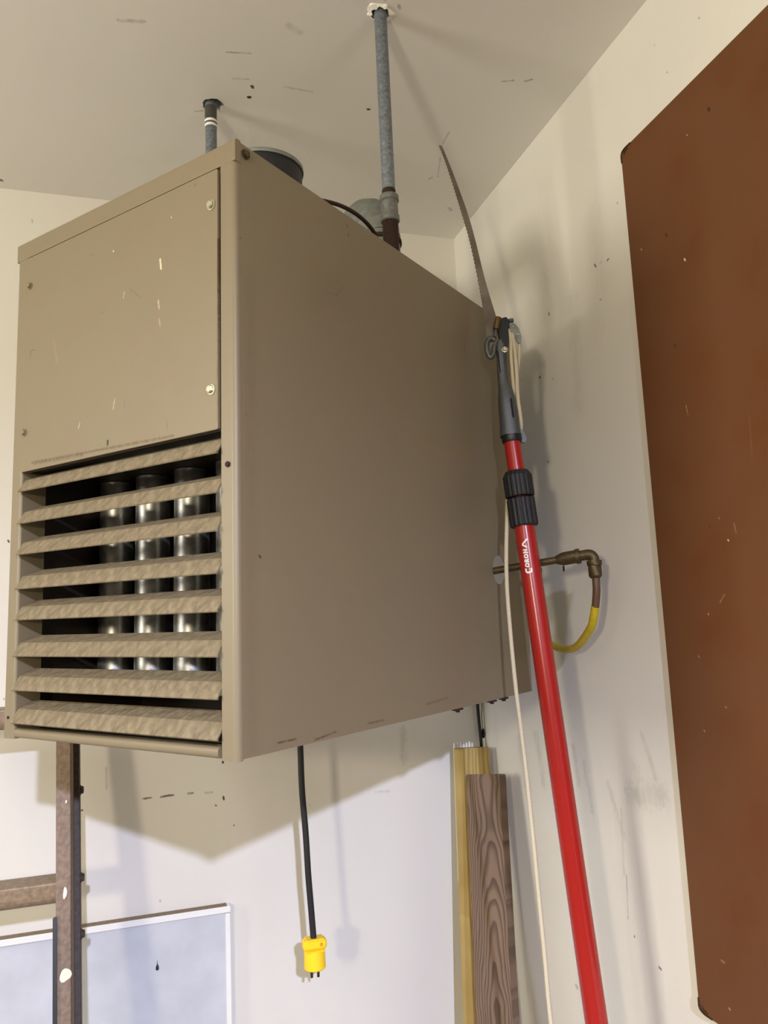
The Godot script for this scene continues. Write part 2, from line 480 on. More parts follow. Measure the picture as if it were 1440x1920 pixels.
func lamp_bulb(called: String, label: String, at: Vector3, c: Color, energy: float, r: float, hung: bool) -> void:
	var t := thing(called, label, "lamp", Transform3D(Basis(), Vector3(at.x, CEIL if hung else 0.0, at.z)))
	var y := at.y - t.position.y
	var sgn := 1.0 if hung else -1.0
	var st := mb()
	if hung:
		lathe(st, [Vector2(0, 0), Vector2(0.05, 0), Vector2(0.05, -0.012), Vector2(0.02, -0.02), Vector2(0.02, y + 0.033), Vector2(0, y + 0.033)])
	else:
		lathe(st, [Vector2(0, 0), Vector2(0.14, 0), Vector2(0.13, 0.02), Vector2(0.012, 0.03), Vector2(0.012, y - 0.06), Vector2(0.02, y - 0.055), Vector2(0.02, y - 0.03), Vector2(0, y - 0.03)])
	part("lamp_base", st, mat(Color(0.2, 0.2, 0.2), 0.5), t)
	st = mb()
	var prof := []
	for k in 13:
		var a := PI * k / 12
		prof.append(Vector2(r * sin(a), y - r * cos(a)))
	lathe(st, prof, 24)
	var g := mat(Color(0.9, 0.9, 0.9), 0.4)
	g.emission_enabled = true
	g.emission = c
	g.emission_energy_multiplier = 4.0
	part("bulb", st, g, t)
	var l: Light3D
	if hung:
		# a shaded lamp: it throws its light downwards
		var sp := SpotLight3D.new()
		sp.spot_angle = 39.0
		sp.spot_angle_attenuation = 1.0
		sp.spot_range = 12.0
		sp.spot_attenuation = 2.0
		sp.rotation = Vector3(deg_to_rad(-42.5), deg_to_rad(-4.0), 0)
		l = sp
	else:
		var om := OmniLight3D.new()
		om.omni_range = 12.0
		om.omni_attenuation = 2.0
		l = om
	l.name = called + "_light"
	l.light_color = c
	l.light_energy = energy
	l.light_size = r
	l.shadow_enabled = true
	l.position = Vector3(0, y, 0)
	t.add_child(l)

func panel_lamp(at: Vector3, size: Vector2, c: Color, energy: float) -> void:
	var t := thing("panel_lamp", "broad warm panel lamp on a stand by the left wall", "lamp", Transform3D(Basis(), Vector3(at.x, 0, at.z)))
	var st := mb()
	box(st, Vector3(-0.025, at.y, 0), Vector3(0.04, size.y + 0.04, size.x + 0.04), 0.006)
	rod(st, Vector3(-0.02, 0.0, 0), Vector3(-0.02, at.y - size.y * 0.5, 0), 0.02)
	part("lamp_frame", st, mat(Color(0.2, 0.2, 0.2), 0.5), t)
	st = mb()
	box(st, Vector3(-0.001, at.y, 0), Vector3(0.008, size.y, size.x), 0.002)
	var g := mat(Color(0.9, 0.9, 0.9), 0.5)
	g.emission_enabled = true
	g.emission = c
	g.emission_energy_multiplier = 0.3
	part("diffuser_panel", st, g, t)
	var l := AreaLight3D.new()
	l.name = "panel_lamp_light"
	l.light_color = c
	l.light_energy = energy
	l.area_size = size
	l.area_range = 12.0
	l.area_attenuation = 2.0
	l.shadow_enabled = true
	l.transform = Transform3D(Basis(Vector3(0, 1, 0), -PI / 2), Vector3(0.01, at.y, 0))
	t.add_child(l)

func materials() -> void:
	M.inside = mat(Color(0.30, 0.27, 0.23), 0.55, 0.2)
	M.taupe = mat(Color(0.475, 0.428, 0.333), 0.42)
	M.taupe.metallic_specular = 0.5
	M.slat = mottled(11, 0.02, Color(0.36, 0.315, 0.235), Color(0.56, 0.51, 0.405), 0.07, 0.65)
	M.steel = mottled(3, 0.03, Color(0.60, 0.60, 0.59), Color(0.84, 0.84, 0.82), 0.15, 0.40, 0.9)
	M.galv = mottled(5, 0.05, Color(0.36, 0.39, 0.42), Color(0.58, 0.61, 0.64), 0.10, 0.45, 0.55)
	M.duct = mottled(6, 0.04, Color(0.42, 0.44, 0.42), Color(0.56, 0.58, 0.55), 0.2, 0.45, 0.5)
	M.rust = mottled(7, 0.05, Color(0.10, 0.06, 0.04), Color(0.26, 0.15, 0.10), 0.06, 0.8, 0.2)
	M.cast = mottled(8, 0.06, Color(0.28, 0.29, 0.295), Color(0.42, 0.43, 0.435), 0.05, 0.45, 0.5)
	M.black = mat(Color(0.06, 0.06, 0.065), 0.45)
	M.rubber = mat(Color(0.075, 0.075, 0.08), 0.6)
	M.dark = mat(Color(0.05, 0.045, 0.04), 0.8)
	M.brass = mottled(9, 0.05, Color(0.36, 0.29, 0.17), Color(0.55, 0.46, 0.28), 0.03, 0.4, 0.8)
	M.bronze = mottled(10, 0.05, Color(0.24, 0.20, 0.12), Color(0.40, 0.34, 0.22), 0.05, 0.5, 0.6)
	M.zinc = mat(Color(0.75, 0.73, 0.62), 0.3, 0.8)
	M.ivory = mottled(12, 0.05, Color(0.70, 0.66, 0.55), Color(0.82, 0.78, 0.67), 0.03, 0.8)
	M.red = mat(Color(0.61, 0.115, 0.09), 0.25)
	M.white = mat(Color(0.92, 0.92, 0.90), 0.5)
	M.floor = mottled(13, 0.01, Color(0.36, 0.345, 0.32), Color(0.48, 0.46, 0.43), 1.5, 0.8)
	M.yellow = mat(Color(0.97, 0.81, 0.12), 0.45)
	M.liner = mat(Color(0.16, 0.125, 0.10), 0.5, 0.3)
	M.vent = mat(Color(0.10, 0.10, 0.115), 0.5, 0.2)
	M.galv2 = mottled(15, 0.05, Color(0.36, 0.37, 0.36), Color(0.52, 0.53, 0.51), 0.10, 0.5, 0.4)
	M.tape = mat(Color(0.35, 0.34, 0.32), 0.35, 0.6)
	M.blade = mottled(16, 0.012, Color(0.36, 0.31, 0.26), Color(0.50, 0.475, 0.44), 0.30, 0.4, 0.5)
	M.block = mat(Color(0.13, 0.14, 0.13), 0.5, 0.3)
	M.clampscrew = mat(Color(0.78, 0.60, 0.14), 0.5)
	M.copper = mottled(17, 0.04, Color(0.32, 0.24, 0.17), Color(0.45, 0.34, 0.25), 0.05, 0.55, 0.4)
	M.gasyellow = mottled(18, 0.03, Color(0.66, 0.57, 0.08), Color(0.78, 0.69, 0.10), 0.08, 0.5)
	M.brown = mat(Color(0.40, 0.21, 0.11), 0.45)
	M.brownrim = mat(Color(0.26, 0.19, 0.13), 0.35, 0.4)
	M.bronze2 = mat(Color(0.20, 0.13, 0.08), 0.5, 0.3)
	M.ladder = mottled(19, 0.03, Color(0.40, 0.33, 0.27), Color(0.55, 0.47, 0.39), 0.10, 0.6)
	M.ladderdark = mottled(20, 0.03, Color(0.20, 0.16, 0.13), Color(0.32, 0.27, 0.22), 0.10, 0.6)
	M.step = mottled(24, 0.03, Color(0.44, 0.37, 0.29), Color(0.60, 0.52, 0.42), 0.10, 0.45)
	M.paint = mat(Color(0.92, 0.88, 0.78), 0.7)
	M.boardwhite = mottled(25, 0.01, Color(0.74, 0.755, 0.775), Color(0.80, 0.81, 0.83), 0.3, 0.35)
	M.raw = mottled(26, 0.04, Color(0.42, 0.36, 0.28), Color(0.60, 0.53, 0.43), 0.05, 0.8)

# ------------------------------------------------------------------ room
const WALL := Color(0.865, 0.852, 0.815)

func room() -> void:
	var wall_plain := mat(Color(0.26, 0.25, 0.23), 0.75)
	var T := 0.12
	# right wall: outline in (z, y); it faces -x
	var rr := [BACK, 0.55, -0.4, 2.6]
	var m := painted(1024, 1482, WALL, rr, RIGHT_MARKS, 0.09, Color(0.70, 0.68, 0.64), 21, 0.6)
	var st := mb()
	prism(st, rect2(BACK - T, -T, REAR + T, CEIL), Vector3(RIGHT, 0, 0), Vector3(0, 0, 1), Vector3(0, 1, 0), T, rr)
	# the outline above faces -x
	shell("wall_right", st, m)
	rr = [-0.6, 0.55, RIGHT, 2.6]
	m = painted(1024, 1492, WALL, rr, BACK_MARKS, 0.05, Color(0.74, 0.71, 0.64), 22, 0.55)
	st = mb()
	prism(st, rect2(LEFT, -T, RIGHT, CEIL), Vector3(0, 0, BACK), Vector3(1, 0, 0), Vector3(0, 1, 0), T, rr)
	shell("wall_back", st, m)
	st = mb()
	box(st, Vector3(LEFT - T * 0.5, CEIL * 0.5, (BACK + REAR) * 0.5), Vector3(T, CEIL, REAR - BACK), 0.001)
	shell("wall_left", st, wall_plain)
	st = mb()
	box(st, Vector3((LEFT + RIGHT) * 0.5, CEIL * 0.5, REAR + T * 0.5), Vector3(RIGHT - LEFT, CEIL, T), 0.001)
	shell("wall_rear", st, wall_plain)
	st = mb()
	box(st, Vector3((LEFT + RIGHT) * 0.5, -T * 0.5, (BACK + REAR) * 0.5), Vector3(RIGHT - LEFT, T, REAR - BACK), 0.001)
	shell("floor", st, M.floor)
	# ceiling with the two holes of the hanger pipes; outline in (x, -z) seen from below
	rr = [-0.6, -1.9, RIGHT, -0.5]
	m = painted(1024, 1024, Color(0.92, 0.905, 0.88), rr, CEILING_MARKS, 0.05, Color(0.74, 0.71, 0.65), 23, 0.8)
	st = mb()
	var xs := [LEFT - T, 0.092, 0.192, 0.335, 0.435, RIGHT + T]
	var zs := [BACK - T, -1.464, -1.364, -1.162, -1.062, REAR + T]
	for i in 5:
		for k in 5:
			var o := Vector3(0, CEIL, 0)
			if i == 1 and k == 1:
				holed(st, xs[i], zs[k], xs[i + 1], zs[k + 1], Vector2(0.1395, -1.4155), 0.0205, o, Vector3(1, 0, 0), Vector3(0, 0, 1), T, rr, 0.0008)
			elif i == 3 and k == 3:
				holed(st, xs[i], zs[k], xs[i + 1], zs[k + 1], Vector2(0.385, -1.112), 0.0165, o, Vector3(1, 0, 0), Vector3(0, 0, 1), T, rr, 0.0014)
			else:
				prism(st, rect2(xs[i], zs[k], xs[i + 1], zs[k + 1]), o, Vector3(1, 0, 0), Vector3(0, 0, 1), T, rr)
	var c := shell("ceiling", st, m)
	# torn plaster round the nearer hole
	st = mb()
	var nk := 44
	for k in nk:
		var q := []
		for j in [k, k + 1]:
			var a: float = TAU * (j % nk) / nk
			var ri := 0.0150 + 0.0012 * sin(a * 7.0 + 0.6) + 0.0008 * sin(a * 13.0)
			var ro := 0.0205 + 0.0030 * sin(a * 2.0 + 2.4) + 0.0016 * sin(a * 5.0 + 1.0) + 0.0010 * sin(a * 11.0)
			var dip := 0.0012 + 0.0010 * sin(a * 6.0)
			q.append(Vector3(0.385 + ri * cos(a), CEIL - dip - 0.0022, -1.112 + ri * sin(a)))
			q.append(Vector3(0.385 + ro * cos(a), CEIL - dip, -1.112 + ro * sin(a)))
			q.append(Vector3(0.385 + (ro + 0.0012) * cos(a), CEIL + 0.0005, -1.112 + (ro + 0.0012) * sin(a)))
			q.append(Vector3(0.385 + ri * cos(a), CEIL + 0.0040, -1.112 + ri * sin(a)))
		st.set_smooth_group(-1)
		for w in 3:
			face(st, [q[w], q[w + 1], q[w + 5], q[w + 4]], Vector3(0.385, CEIL + 0.004, -1.112))
	part("plaster_flakes", st, mat(Color(0.95, 0.94, 0.90), 0.9), c)
# ------------------------------------------------------------------ the unit heater
func hl(u: float, y: float, d: float) -> Vector3:
	return Vector3(u + HW * 0.5, y, HDEEP * 0.5 - d)

func heater_frame() -> Transform3D:
	return Transform3D(Basis(HU, HY, -HD), HB - HU * HW * 0.5 + HD * HDEEP * 0.5)

func hw(u: float, y: float, d: float) -> Vector3:
	return HB + HU * u + HY * y + HD * d

func heater() -> void:
	var X := Vector3(1, 0, 0)
	var Y := Vector3(0, 1, 0)
	var Z := Vector3(0, 0, 1)
	var t := thing("unit_heater", "large taupe metal garage heater with louvered front hanging from the ceiling", "heater", heater_frame())
	var taupe := Color(0.475, 0.428, 0.333)
	# right side, in two sheets, the rear one with the round hole for the gas pipe
	var sr := [0.0, 0.0, 0.80, 0.7153]
	var side := painted(1024, 916, taupe, sr, SIDE_MARKS, 0.10, Color(0.44, 0.385, 0.305), 31, 0.42)
	var st := mb()
	prism(st, rect2(0.0065, 0.0, 0.6338, HH - 0.0005), hl(0, 0, 0), -Z, Y, 0.0014, sr)
	part("side_panel", st, side, t)
	st = mb()
	holed(st, 0.6350, 0.0, HDEEP, HH - 0.0005, Vector2(0.6655, 0.2258), 0.0262, hl(-0.0008, 0, 0), -Z, Y, 0.0014, sr)
	part("rear_side_panel", st, side, t)
	st = mb()
	box(st, hl(-HW + 0.0008, HH * 0.5, 0.318), Vector3(0.0014, HH - 0.001, 0.62), 0.0003)
	part("side_panel", st, M.taupe, t)
	st = mb()
	box(st, hl(-HW + 0.0016, HH * 0.5, 0.7085), Vector3(0.0014, HH - 0.001, 0.147), 0.0003)
	part("rear_side_panel", st, M.taupe, t)
	st = mb()
	box(st, hl(-HW * 0.5, HH + 0.0002, HDEEP * 0.5), Vector3(HW - 0.0006, 0.0014, HDEEP), 0.0003)
	part("top_panel", st, M.taupe, t)
	st = mb()
	box(st, hl(-HW * 0.5, 0.0006, HDEEP * 0.5), Vector3(HW - 0.004, 0.0014, HDEEP - 0.01), 0.0003)
	part("bottom_panel", st, M.taupe, t)
	# cap strip folded over the front top edge
	st = mb()
	prism(st, rounded(-0.0066, 0.6890, 0.0026, 0.7172, [0, 0.001, 0.004, 0], 4), hl(-HW - 0.001, 0, 0), Z, Y, HW + 0.0018, [0, 0, 1, 1])
	part("top_cap", st, M.taupe, t)
	# corner columns with a rolled edge
	st = mb()
	prism(st, rounded(-0.0245, -0.0063, 0.0, 0.0022, [0, 0, 0.0065, 0.0015], 6), hl(0, -0.0020, 0), X, Z, 0.6912, [0, 0, 1, 1], true)
	part("corner_column", st, M.taupe, t)
	st = mb()
	prism(st, rounded(-HW, -0.036, -0.4205, 0.0022, [0, 0, 0.0035, 0.0065], 6), hl(0, -0.0020, 0), X, Z, 0.6912, [0, 0, 1, 1], true)
	part("corner_column", st, M.taupe, t)
	# access panel
	var pr := [-0.4215, 0.366, -0.0262, 0.687]
	var pm := painted(900, 732, taupe, pr, PANEL_MARKS, 0.05, Color(0.46, 0.40, 0.31), 33, 0.45)
	st = mb()
	prism(st, rounded(-0.4200, 0.3665, -0.0268, 0.6865, [0.002, 0.002, 0.002, 0.002], 2), hl(0, 0, -0.0042), X, Y, 0.0040, pr)
	var ap := part("access_panel", st, pm, t)
	for b in [[-0.0370, 0.6430, 1.0], [-0.0375, 0.4150, 1.0], [-0.4110, 0.6425, 0.85], [-0.4135, 0.4235, 0.85]]:
		st = mb()
		hex_head(st, hl(b[0], b[1], -0.0042), Vector3(0, 0, 1), 0.0052 * b[2], 0.0045)
		part("bolt", st, M.zinc if b[2] == 1.0 else M.taupe, ap)
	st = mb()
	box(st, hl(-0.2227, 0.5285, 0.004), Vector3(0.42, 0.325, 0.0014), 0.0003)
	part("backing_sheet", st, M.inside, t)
	# louvre slats
	for y0 in [0.3372, 0.2915, 0.2480, 0.2003, 0.1578, 0.1085, 0.0628, 0.0192]:
		st = mb()
		var o := PackedVector2Array([Vector2(0.0078, 0.0), Vector2(0.0090, 0.0012), Vector2(-0.0030, 0.0186), Vector2(-0.0260, 0.0282), Vector2(-0.0266, 0.0270), Vector2(-0.0040, 0.0175), Vector2(0.0062, 0.0014), Vector2(0.0050, 0.0006)])
		prism(st, o, hl(-0.4190, y0, 0), Z, Y, 0.3940, [0, 0, 1, 1])
		part("louver_slat", st, M.slat, t)
	# rolled bottom rail
	st = mb()
	prism(st, rounded(-0.016, -0.0005, 0.0030, 0.0120, [0.002, 0.005, 0.005, 0.002], 5), hl(-0.4190, 0, 0), Z, Y, 0.3900, [0, 0, 1, 1], true)
	part("bottom_rail", st, M.taupe, t)
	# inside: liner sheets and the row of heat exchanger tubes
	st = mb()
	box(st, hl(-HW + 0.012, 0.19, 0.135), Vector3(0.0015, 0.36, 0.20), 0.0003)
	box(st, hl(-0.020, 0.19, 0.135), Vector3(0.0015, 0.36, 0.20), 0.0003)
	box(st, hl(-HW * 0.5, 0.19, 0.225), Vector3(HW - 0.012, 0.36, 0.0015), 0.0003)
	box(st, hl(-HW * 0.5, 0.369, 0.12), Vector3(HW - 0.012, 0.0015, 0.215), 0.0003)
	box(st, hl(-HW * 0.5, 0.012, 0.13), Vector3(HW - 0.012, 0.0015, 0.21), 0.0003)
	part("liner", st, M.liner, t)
	for k in 5:
		st = mb()
		var x := -0.407 + 0.0845 * k
		rod(st, hl(x, 0.050, 0.150), hl(x, 0.368, 0.150), 0.0250, 28, 0.001)
		part("heat_tube", st, M.steel, t)
	# round vent collar on top, with its rim bead
	st = mb()
	lathe(st, [Vector2(0.0535, 0.0), Vector2(0.0535, 0.058), Vector2(0.0515, 0.058), Vector2(0.0515, 0.0)], 48, Transform3D(Basis(), hl(-0.084, HH, 0.141)))
	var vc := part("vent_collar", st, M.vent, t)
	st = mb()
	lathe(st, [Vector2(0.0520, 0.0555), Vector2(0.0555, 0.0555), Vector2(0.0560, 0.0580), Vector2(0.0555, 0.0610), Vector2(0.0520, 0.0610), Vector2(0.0515, 0.058)], 48, Transform3D(Basis(), hl(-0.084, HH, 0.141)))
	part("rim", st, M.duct, vc)
	# screws and bottom clips
	st = mb()
	hex_head(st, hl(0.0014, 0.7040, 0.0150), X, 0.0050, 0.0040)
	part("screw", st, M.bronze, t)
	st = mb()
	hex_head(st, hl(-0.0125, 0.3235, -0.0020), Z, 0.0034, 0.0030, false)
	part("screw", st, M.rust, t)
	st = mb()
	hex_head(st, hl(-0.434, 0.0260, -0.0020), Z, 0.0022, 0.0015, false)
	part("screw", st, M.rust, t)
	for d in [0.494, 0.617, 0.664]:
		st = mb()
		box(st, hl(-0.004, -0.0018, d), Vector3(0.010, 0.0030, 0.022), 0.0008)
		hex_head(st, hl(-0.004, -0.003, d), -Y, 0.0040, 0.0035, false)
		part("bottom_clip", st, M.rust, t)
	# thin control cable lying over the top edge
	st = mb()
	tube(st, smooth([hl(-0.060, HH + 0.004, 0.110), hl(-0.024, HH + 0.009, 0.165), hl(-0.007, HH + 0.016, 0.220), hl(-0.008, HH + 0.018, 0.280), hl(-0.022, HH + 0.012, 0.335), hl(-0.050, HH + 0.003, 0.370)], 6), 0.0030, 10)
	part("control_cable", st, M.rust, t)

# ------------------------------------------------------------------ pipes that carry the heater
func hangers() -> void:
	var spots := [[Vector3(0.3852, 0, -1.1119), 0.01055, true], [Vector3(0.1346, 0, -1.4154), 0.01075, false]]
	for s in spots:
		var p: Vector3 = s[0]
		var r: float = s[1]
		var seat := HB.y + HH + 0.004
		var lab := "galvanized hanger pipe with a rusty threaded coupling, nearer the viewer" if s[2] else "shorter looking galvanized hanger pipe behind the top left of the heater"
		var t := thing("hanger_pipe", lab, "pipe", Transform3D(Basis(), Vector3(p.x, seat, p.z)))
		var top := CEIL + 0.09 - seat
		var c0 := EYE + 0.628 - seat
		var c1 := EYE + 0.674 - seat
		var st := mb()
		rod(st, Vector3(0, c1 - 0.004, 0), Vector3(0, top, 0), r, 28)
		part("upper_pipe", st, M.galv, t)
		st = mb()
		lathe(st, [Vector2(0, c0), Vector2(0.0140, c0), Vector2(0.0155, c0 + 0.002), Vector2(0.0155, c0 + 0.010), Vector2(0.0136, c0 + 0.012), Vector2(0.0136, c1 - 0.012), Vector2(0.0155, c1 - 0.010), Vector2(0.0155, c1 - 0.002), Vector2(0.0140, c1), Vector2(0, c1)], 28)
		part("coupling", st, M.galv2, t)
		st = mb()
		lathe(st, [Vector2(0, c1), Vector2(r + 0.0006, c1), Vector2(r + 0.0006, c1 + 0.008), Vector2(r, c1 + 0.010), Vector2(0, c1 + 0.010)], 28)
		part("thread", st, M.rust, t, "rusty threaded end")
		st = mb()
		lathe(st, [Vector2(0, 0), Vector2(0.0127, 0), Vector2(0.0127, c0 + 0.001), Vector2(0, c0 + 0.001)], 28)
		part("nipple", st, M.rust, t, "dark rusty lower pipe")
		if not s[2]:
			st = mb()
			lathe(st, [Vector2(0.0, 0), Vector2(r + 0.0008, 0), Vector2(r + 0.0008, 0.034), Vector2(0, 0.034)], 28, Transform3D(Basis(), Vector3(0, CEIL - 0.040 - seat, 0)))
			part("foil_tape", st, M.tape, t, "dull foil tape")
			for k in 2:
				st = mb()
				lathe(st, [Vector2(0.0, 0), Vector2(r + 0.0012, 0), Vector2(r + 0.0012, 0.005), Vector2(0, 0.005)], 28, Transform3D(Basis(), Vector3(0, CEIL - 0.048 + k * 0.009 - seat, 0)))
				part("white_band", st, M.white, t)

# ------------------------------------------------------------------ flue elbow behind the nearer hanger pipe
func flue() -> void:
	var base := Vector3(0.414, HB.y + HH + 0.003, -1.262)
	var t := thing("flue_elbow", "dull galvanized flue elbow rising from the heater top behind the hanger pipe", "duct", Transform3D(Basis(), base))
	var r := 0.0380
	var st := mb()
	rod(st, Vector3.ZERO, Vector3(0, 0.105, 0), r, 36)
	part("riser", st, M.duct, t)
	st = mb()
	lathe(st, [Vector2(r, 0.088), Vector2(r + 0.003, 0.0895), Vector2(r + 0.003, 0.0955), Vector2(r, 0.097)], 36)
	part("band", st, M.rust, t, "rusty clamp band")
	st = mb()
	var pts := []
	for k in 6:
		var a := PI * 0.5 * k / 5
		pts.append(Vector3(-0.012 * (1.0 - cos(a)), 0.100 + 0.062 * sin(a), -0.062 * (1.0 - cos(a))))
	tube(st, pts, r + 0.0012, 36, true)
	part("bend", st, M.duct, t)
	st = mb()
	rod(st, Vector3(-0.012, 0.162, -0.060), Vector3(-0.075, 0.162, BACK + 0.002 - base.z), r - 0.0005, 36)
	part("run", st, M.duct, t)

# ------------------------------------------------------------------ the pole saw
func saw() -> void:
	var bx := Vector3(0.9543, 0.0660, 0.2914)
	var by := Vector3(-0.0490, 0.9967, -0.0654)
	var t := thing("pole_saw", "red telescopic pole pruner with curved saw blade leaning beside the heater", "saw", Transform3D(Basis(bx, by, bx.cross(by)).orthonormalized(), Vector3(0.6337, EYE + 0.2908, -1.2236)))
	var X := Vector3(1, 0, 0)
	var Y := Vector3(0, 1, 0)
	var Z := Vector3(0, 0, 1)
	var st := mb()
	rod(st, Vector3(0, -1.828, 0), Vector3(0, -0.130, 0), 0.0177, 40)
	var op := part("outer_pole", st, M.red, t)
	st = mb()
	rod(st, Vector3(0, -0.135, 0), Vector3(0, 0.022, 0), 0.0146, 36)
	part("inner_pole", st, M.red, t)
	st = mb()
	lathe(st, [Vector2(0, -1.835), Vector2(0.020, -1.835), Vector2(0.021, -1.825), Vector2(0.020, -1.790), Vector2(0.0178, -1.785), Vector2(0, -1.785)], 32)
	part("end_cap", st, M.rubber, t)
	# twist lock in two ribbed halves
	st = mb()
	lathe(st, [Vector2(0.012, -0.0895), Vector2(0.0245, -0.0895), Vector2(0.0255, -0.0875), Vector2(0.0255, -0.0520), Vector2(0.0200, -0.0430), Vector2(0.012, -0.0430)], 96, Transform3D.IDENTITY, 16, 0.05)
	part("twist_lock", st, M.rubber, t)
	st = mb()
	lathe(st, [Vector2(0.012, -0.1415), Vector2(0.0235, -0.1415), Vector2(0.0245, -0.1390), Vector2(0.0243, -0.0935), Vector2(0.0225, -0.0915), Vector2(0.012, -0.0905)], 96, Transform3D.IDENTITY, 14, 0.08)
	part("twist_lock", st, M.rubber, t)
	# lettering wrapped round the pole, reading upwards
	lettering(op)
	# black ferrule
	st = mb()
	lathe(st, [Vector2(0.012, 0.010), Vector2(0.0165, 0.010), Vector2(0.0178, 0.013), Vector2(0.0178, 0.024), Vector2(0.012, 0.024)], 32)
	part("ferrule", st, M.black, t)
	# cast head: socket narrowing to a neck
	st = mb()
	var rows := [[0.0220, -0.0200, 0.0165, 0.0185], [0.0456, -0.0172, 0.0168, 0.0172], [0.0811, -0.0150, 0.0162, 0.0160], [0.0954, -0.0138, 0.0156, 0.0150], [0.1055, -0.0118, 0.0138, 0.0125], [0.1218, -0.0104, 0.0094, 0.0088], [0.1422, -0.0088, 0.0092, 0.0078], [0.1625, -0.0070, 0.0110, 0.0074], [0.1809, -0.0055, 0.0138, 0.0072], [0.1931, -0.0048, 0.0130, 0.0068], [0.2023, 0.0000, 0.0080, 0.0060]]
	var n := 28
	var rings := []
	for r in rows:
		var ring := []
		for k in n:
			var a := TAU * k / n
			var c := cos(a)
			var s := sin(a)
			ring.append(Vector3((r[1] + r[2]) * 0.5 + (r[2] - r[1]) * 0.5 * signf(c) * pow(absf(c), 0.8), r[0], r[3] * signf(s) * pow(absf(s), 0.8)))
		rings.append(ring)
	st.set_smooth_group(3)
	for i in rings.size() - 1:
		for k in n:
			var m := (k + 1) % n
			tri(st, rings[i][k], rings[i + 1][m], rings[i][m])
			tri(st, rings[i][k], rings[i + 1][k], rings[i + 1][m])
	st.set_smooth_group(-1)
	for k in range(1, n - 1):
		tri(st, rings[0][0], rings[0][k], rings[0][k + 1])
		tri(st, rings[-1][0], rings[-1][k + 1], rings[-1][k])
	# raised rib and drip lug
	box(st, Vector3(0.006, 0.1523, 0.0072), Vector3(0.0022, 0.0710, 0.003), 0.001)
	var head := part("head", st, M.cast, t)
	st = mb()
	prism(st, PackedVector2Array([Vector2(0.0120, 0.036), Vector2(0.0175, 0.034), Vector2(0.0225, 0.027), Vector2(0.0255, 0.018), Vector2(0.0250, 0.0095), Vector2(0.0205, 0.0065), Vector2(0.0150, 0.0100)]), Vector3(0, 0, 0.003), X, Y, 0.006)
	part("lug", st, M.cast, head)
	st = mb()
	prism(st, rounded(-0.0016, -0.018, 0.0016, 0.018, [0.0015, 0.0015, 0.0015, 0.0015], 4), Vector3(0.0055, 0.0689, 0.0168), Vector3(1, 0.02, -0.3).normalized(), Vector3(0.02, 1, -0.035).normalized(), 0.004)
	part("slot", st, M.dark, head)
	st = mb()
	prism(st, rounded(-0.0008, -0.021, 0.0008, 0.021, [0.0006, 0.0006, 0.0006, 0.0006], 2), Vector3(-0.0040, 0.1595, 0.0078), X, Vector3(0.02, 1, 0).normalized(), 0.003)
	part("slot", st, M.dark, head)
	# hook with its open eye
	st = mb()
	var arc := []
	for q in [[-0.0050, 0.2023], [-0.0110, 0.2069], [-0.0190, 0.2018], [-0.0222, 0.1891], [-0.0212, 0.1773], [-0.0178, 0.1702], [-0.0128, 0.1748], [-0.0098, 0.1840], [-0.0070, 0.1931]]:
		arc.append(Vector3(q[0], q[1], 0.005))
	tube(st, smooth(arc, 5), 0.0045, 12)
	part("hook", st, M.cast, head)
	# saw blade with teeth along its left edge
	var le := smooth([Vector2(-0.0571, 0.6075), Vector2(-0.0488, 0.5691), Vector2(-0.0402, 0.5178), Vector2(-0.0327, 0.4671), Vector2(-0.0257, 0.4170), Vector2(-0.0212, 0.3624), Vector2(-0.0185, 0.3035), Vector2(-0.0175, 0.2611), Vector2(-0.0185, 0.2146), Vector2(-0.0180, 0.1891)], 14)
	var re := smooth([Vector2(-0.0100, 0.1931), Vector2(0.0030, 0.2238), Vector2(0.0040, 0.2450), Vector2(-0.0015, 0.2835), Vector2(-0.0073, 0.3287), Vector2(-0.0137, 0.3993), Vector2(-0.0204, 0.4546), Vector2(-0.0298, 0.5054), Vector2(-0.0397, 0.5534), Vector2(-0.0505, 0.5995), Vector2(-0.0535, 0.6062)], 6)
	var outl := PackedVector2Array()
	for i in le.size():
		var v: Vector2 = le[i]
		outl.append(v + (Vector2(-0.0014, 0.0) if i % 2 == 1 and i < le.size() - 14 else Vector2.ZERO))
	for v in re:
		outl.append(v)
	st = mb()
	prism(st, outl, Vector3(0, 0, 0.0015), X, Y, 0.0014)
	part("saw_blade", st, M.blade, t)
	# dark pivot block with the brass coloured spring tube in front of it
	st = mb()
	prism(st, PackedVector2Array([Vector2(0.0040, 0.1931), Vector2(0.0160, 0.1860), Vector2(0.0255, 0.2187), Vector2(0.0262, 0.2371), Vector2(0.0210, 0.2447), Vector2(0.0120, 0.2432), Vector2(0.0030, 0.2340)]), Vector3(0, 0, 0.0050), X, Y, 0.012)
	var block := part("pivot_block", st, M.block, t)
	st = mb()
	lathe(st, [Vector2(0.0035, 0.0), Vector2(0.0052, 0.0), Vector2(0.0054, 0.0010), Vector2(0.0054, 0.024), Vector2(0.0035, 0.024), Vector2(0.0035, 0.0)], 24, frame(Vector3(-0.0022, 0.2197, 0.0125), Vector3(0.32, 0.94, -0.10)))
	part("spring_tube", st, M.brass, block, "brass coloured spring tube")
	st = mb()
	rod(st, Vector3(-0.0010, 0.2238, 0.0121), Vector3(-0.0060, 0.2054, 0.0125), 0.0024, 12)
	part("spring_hook", st, M.cast, block)
	# lever plate with rivets
	st = mb()
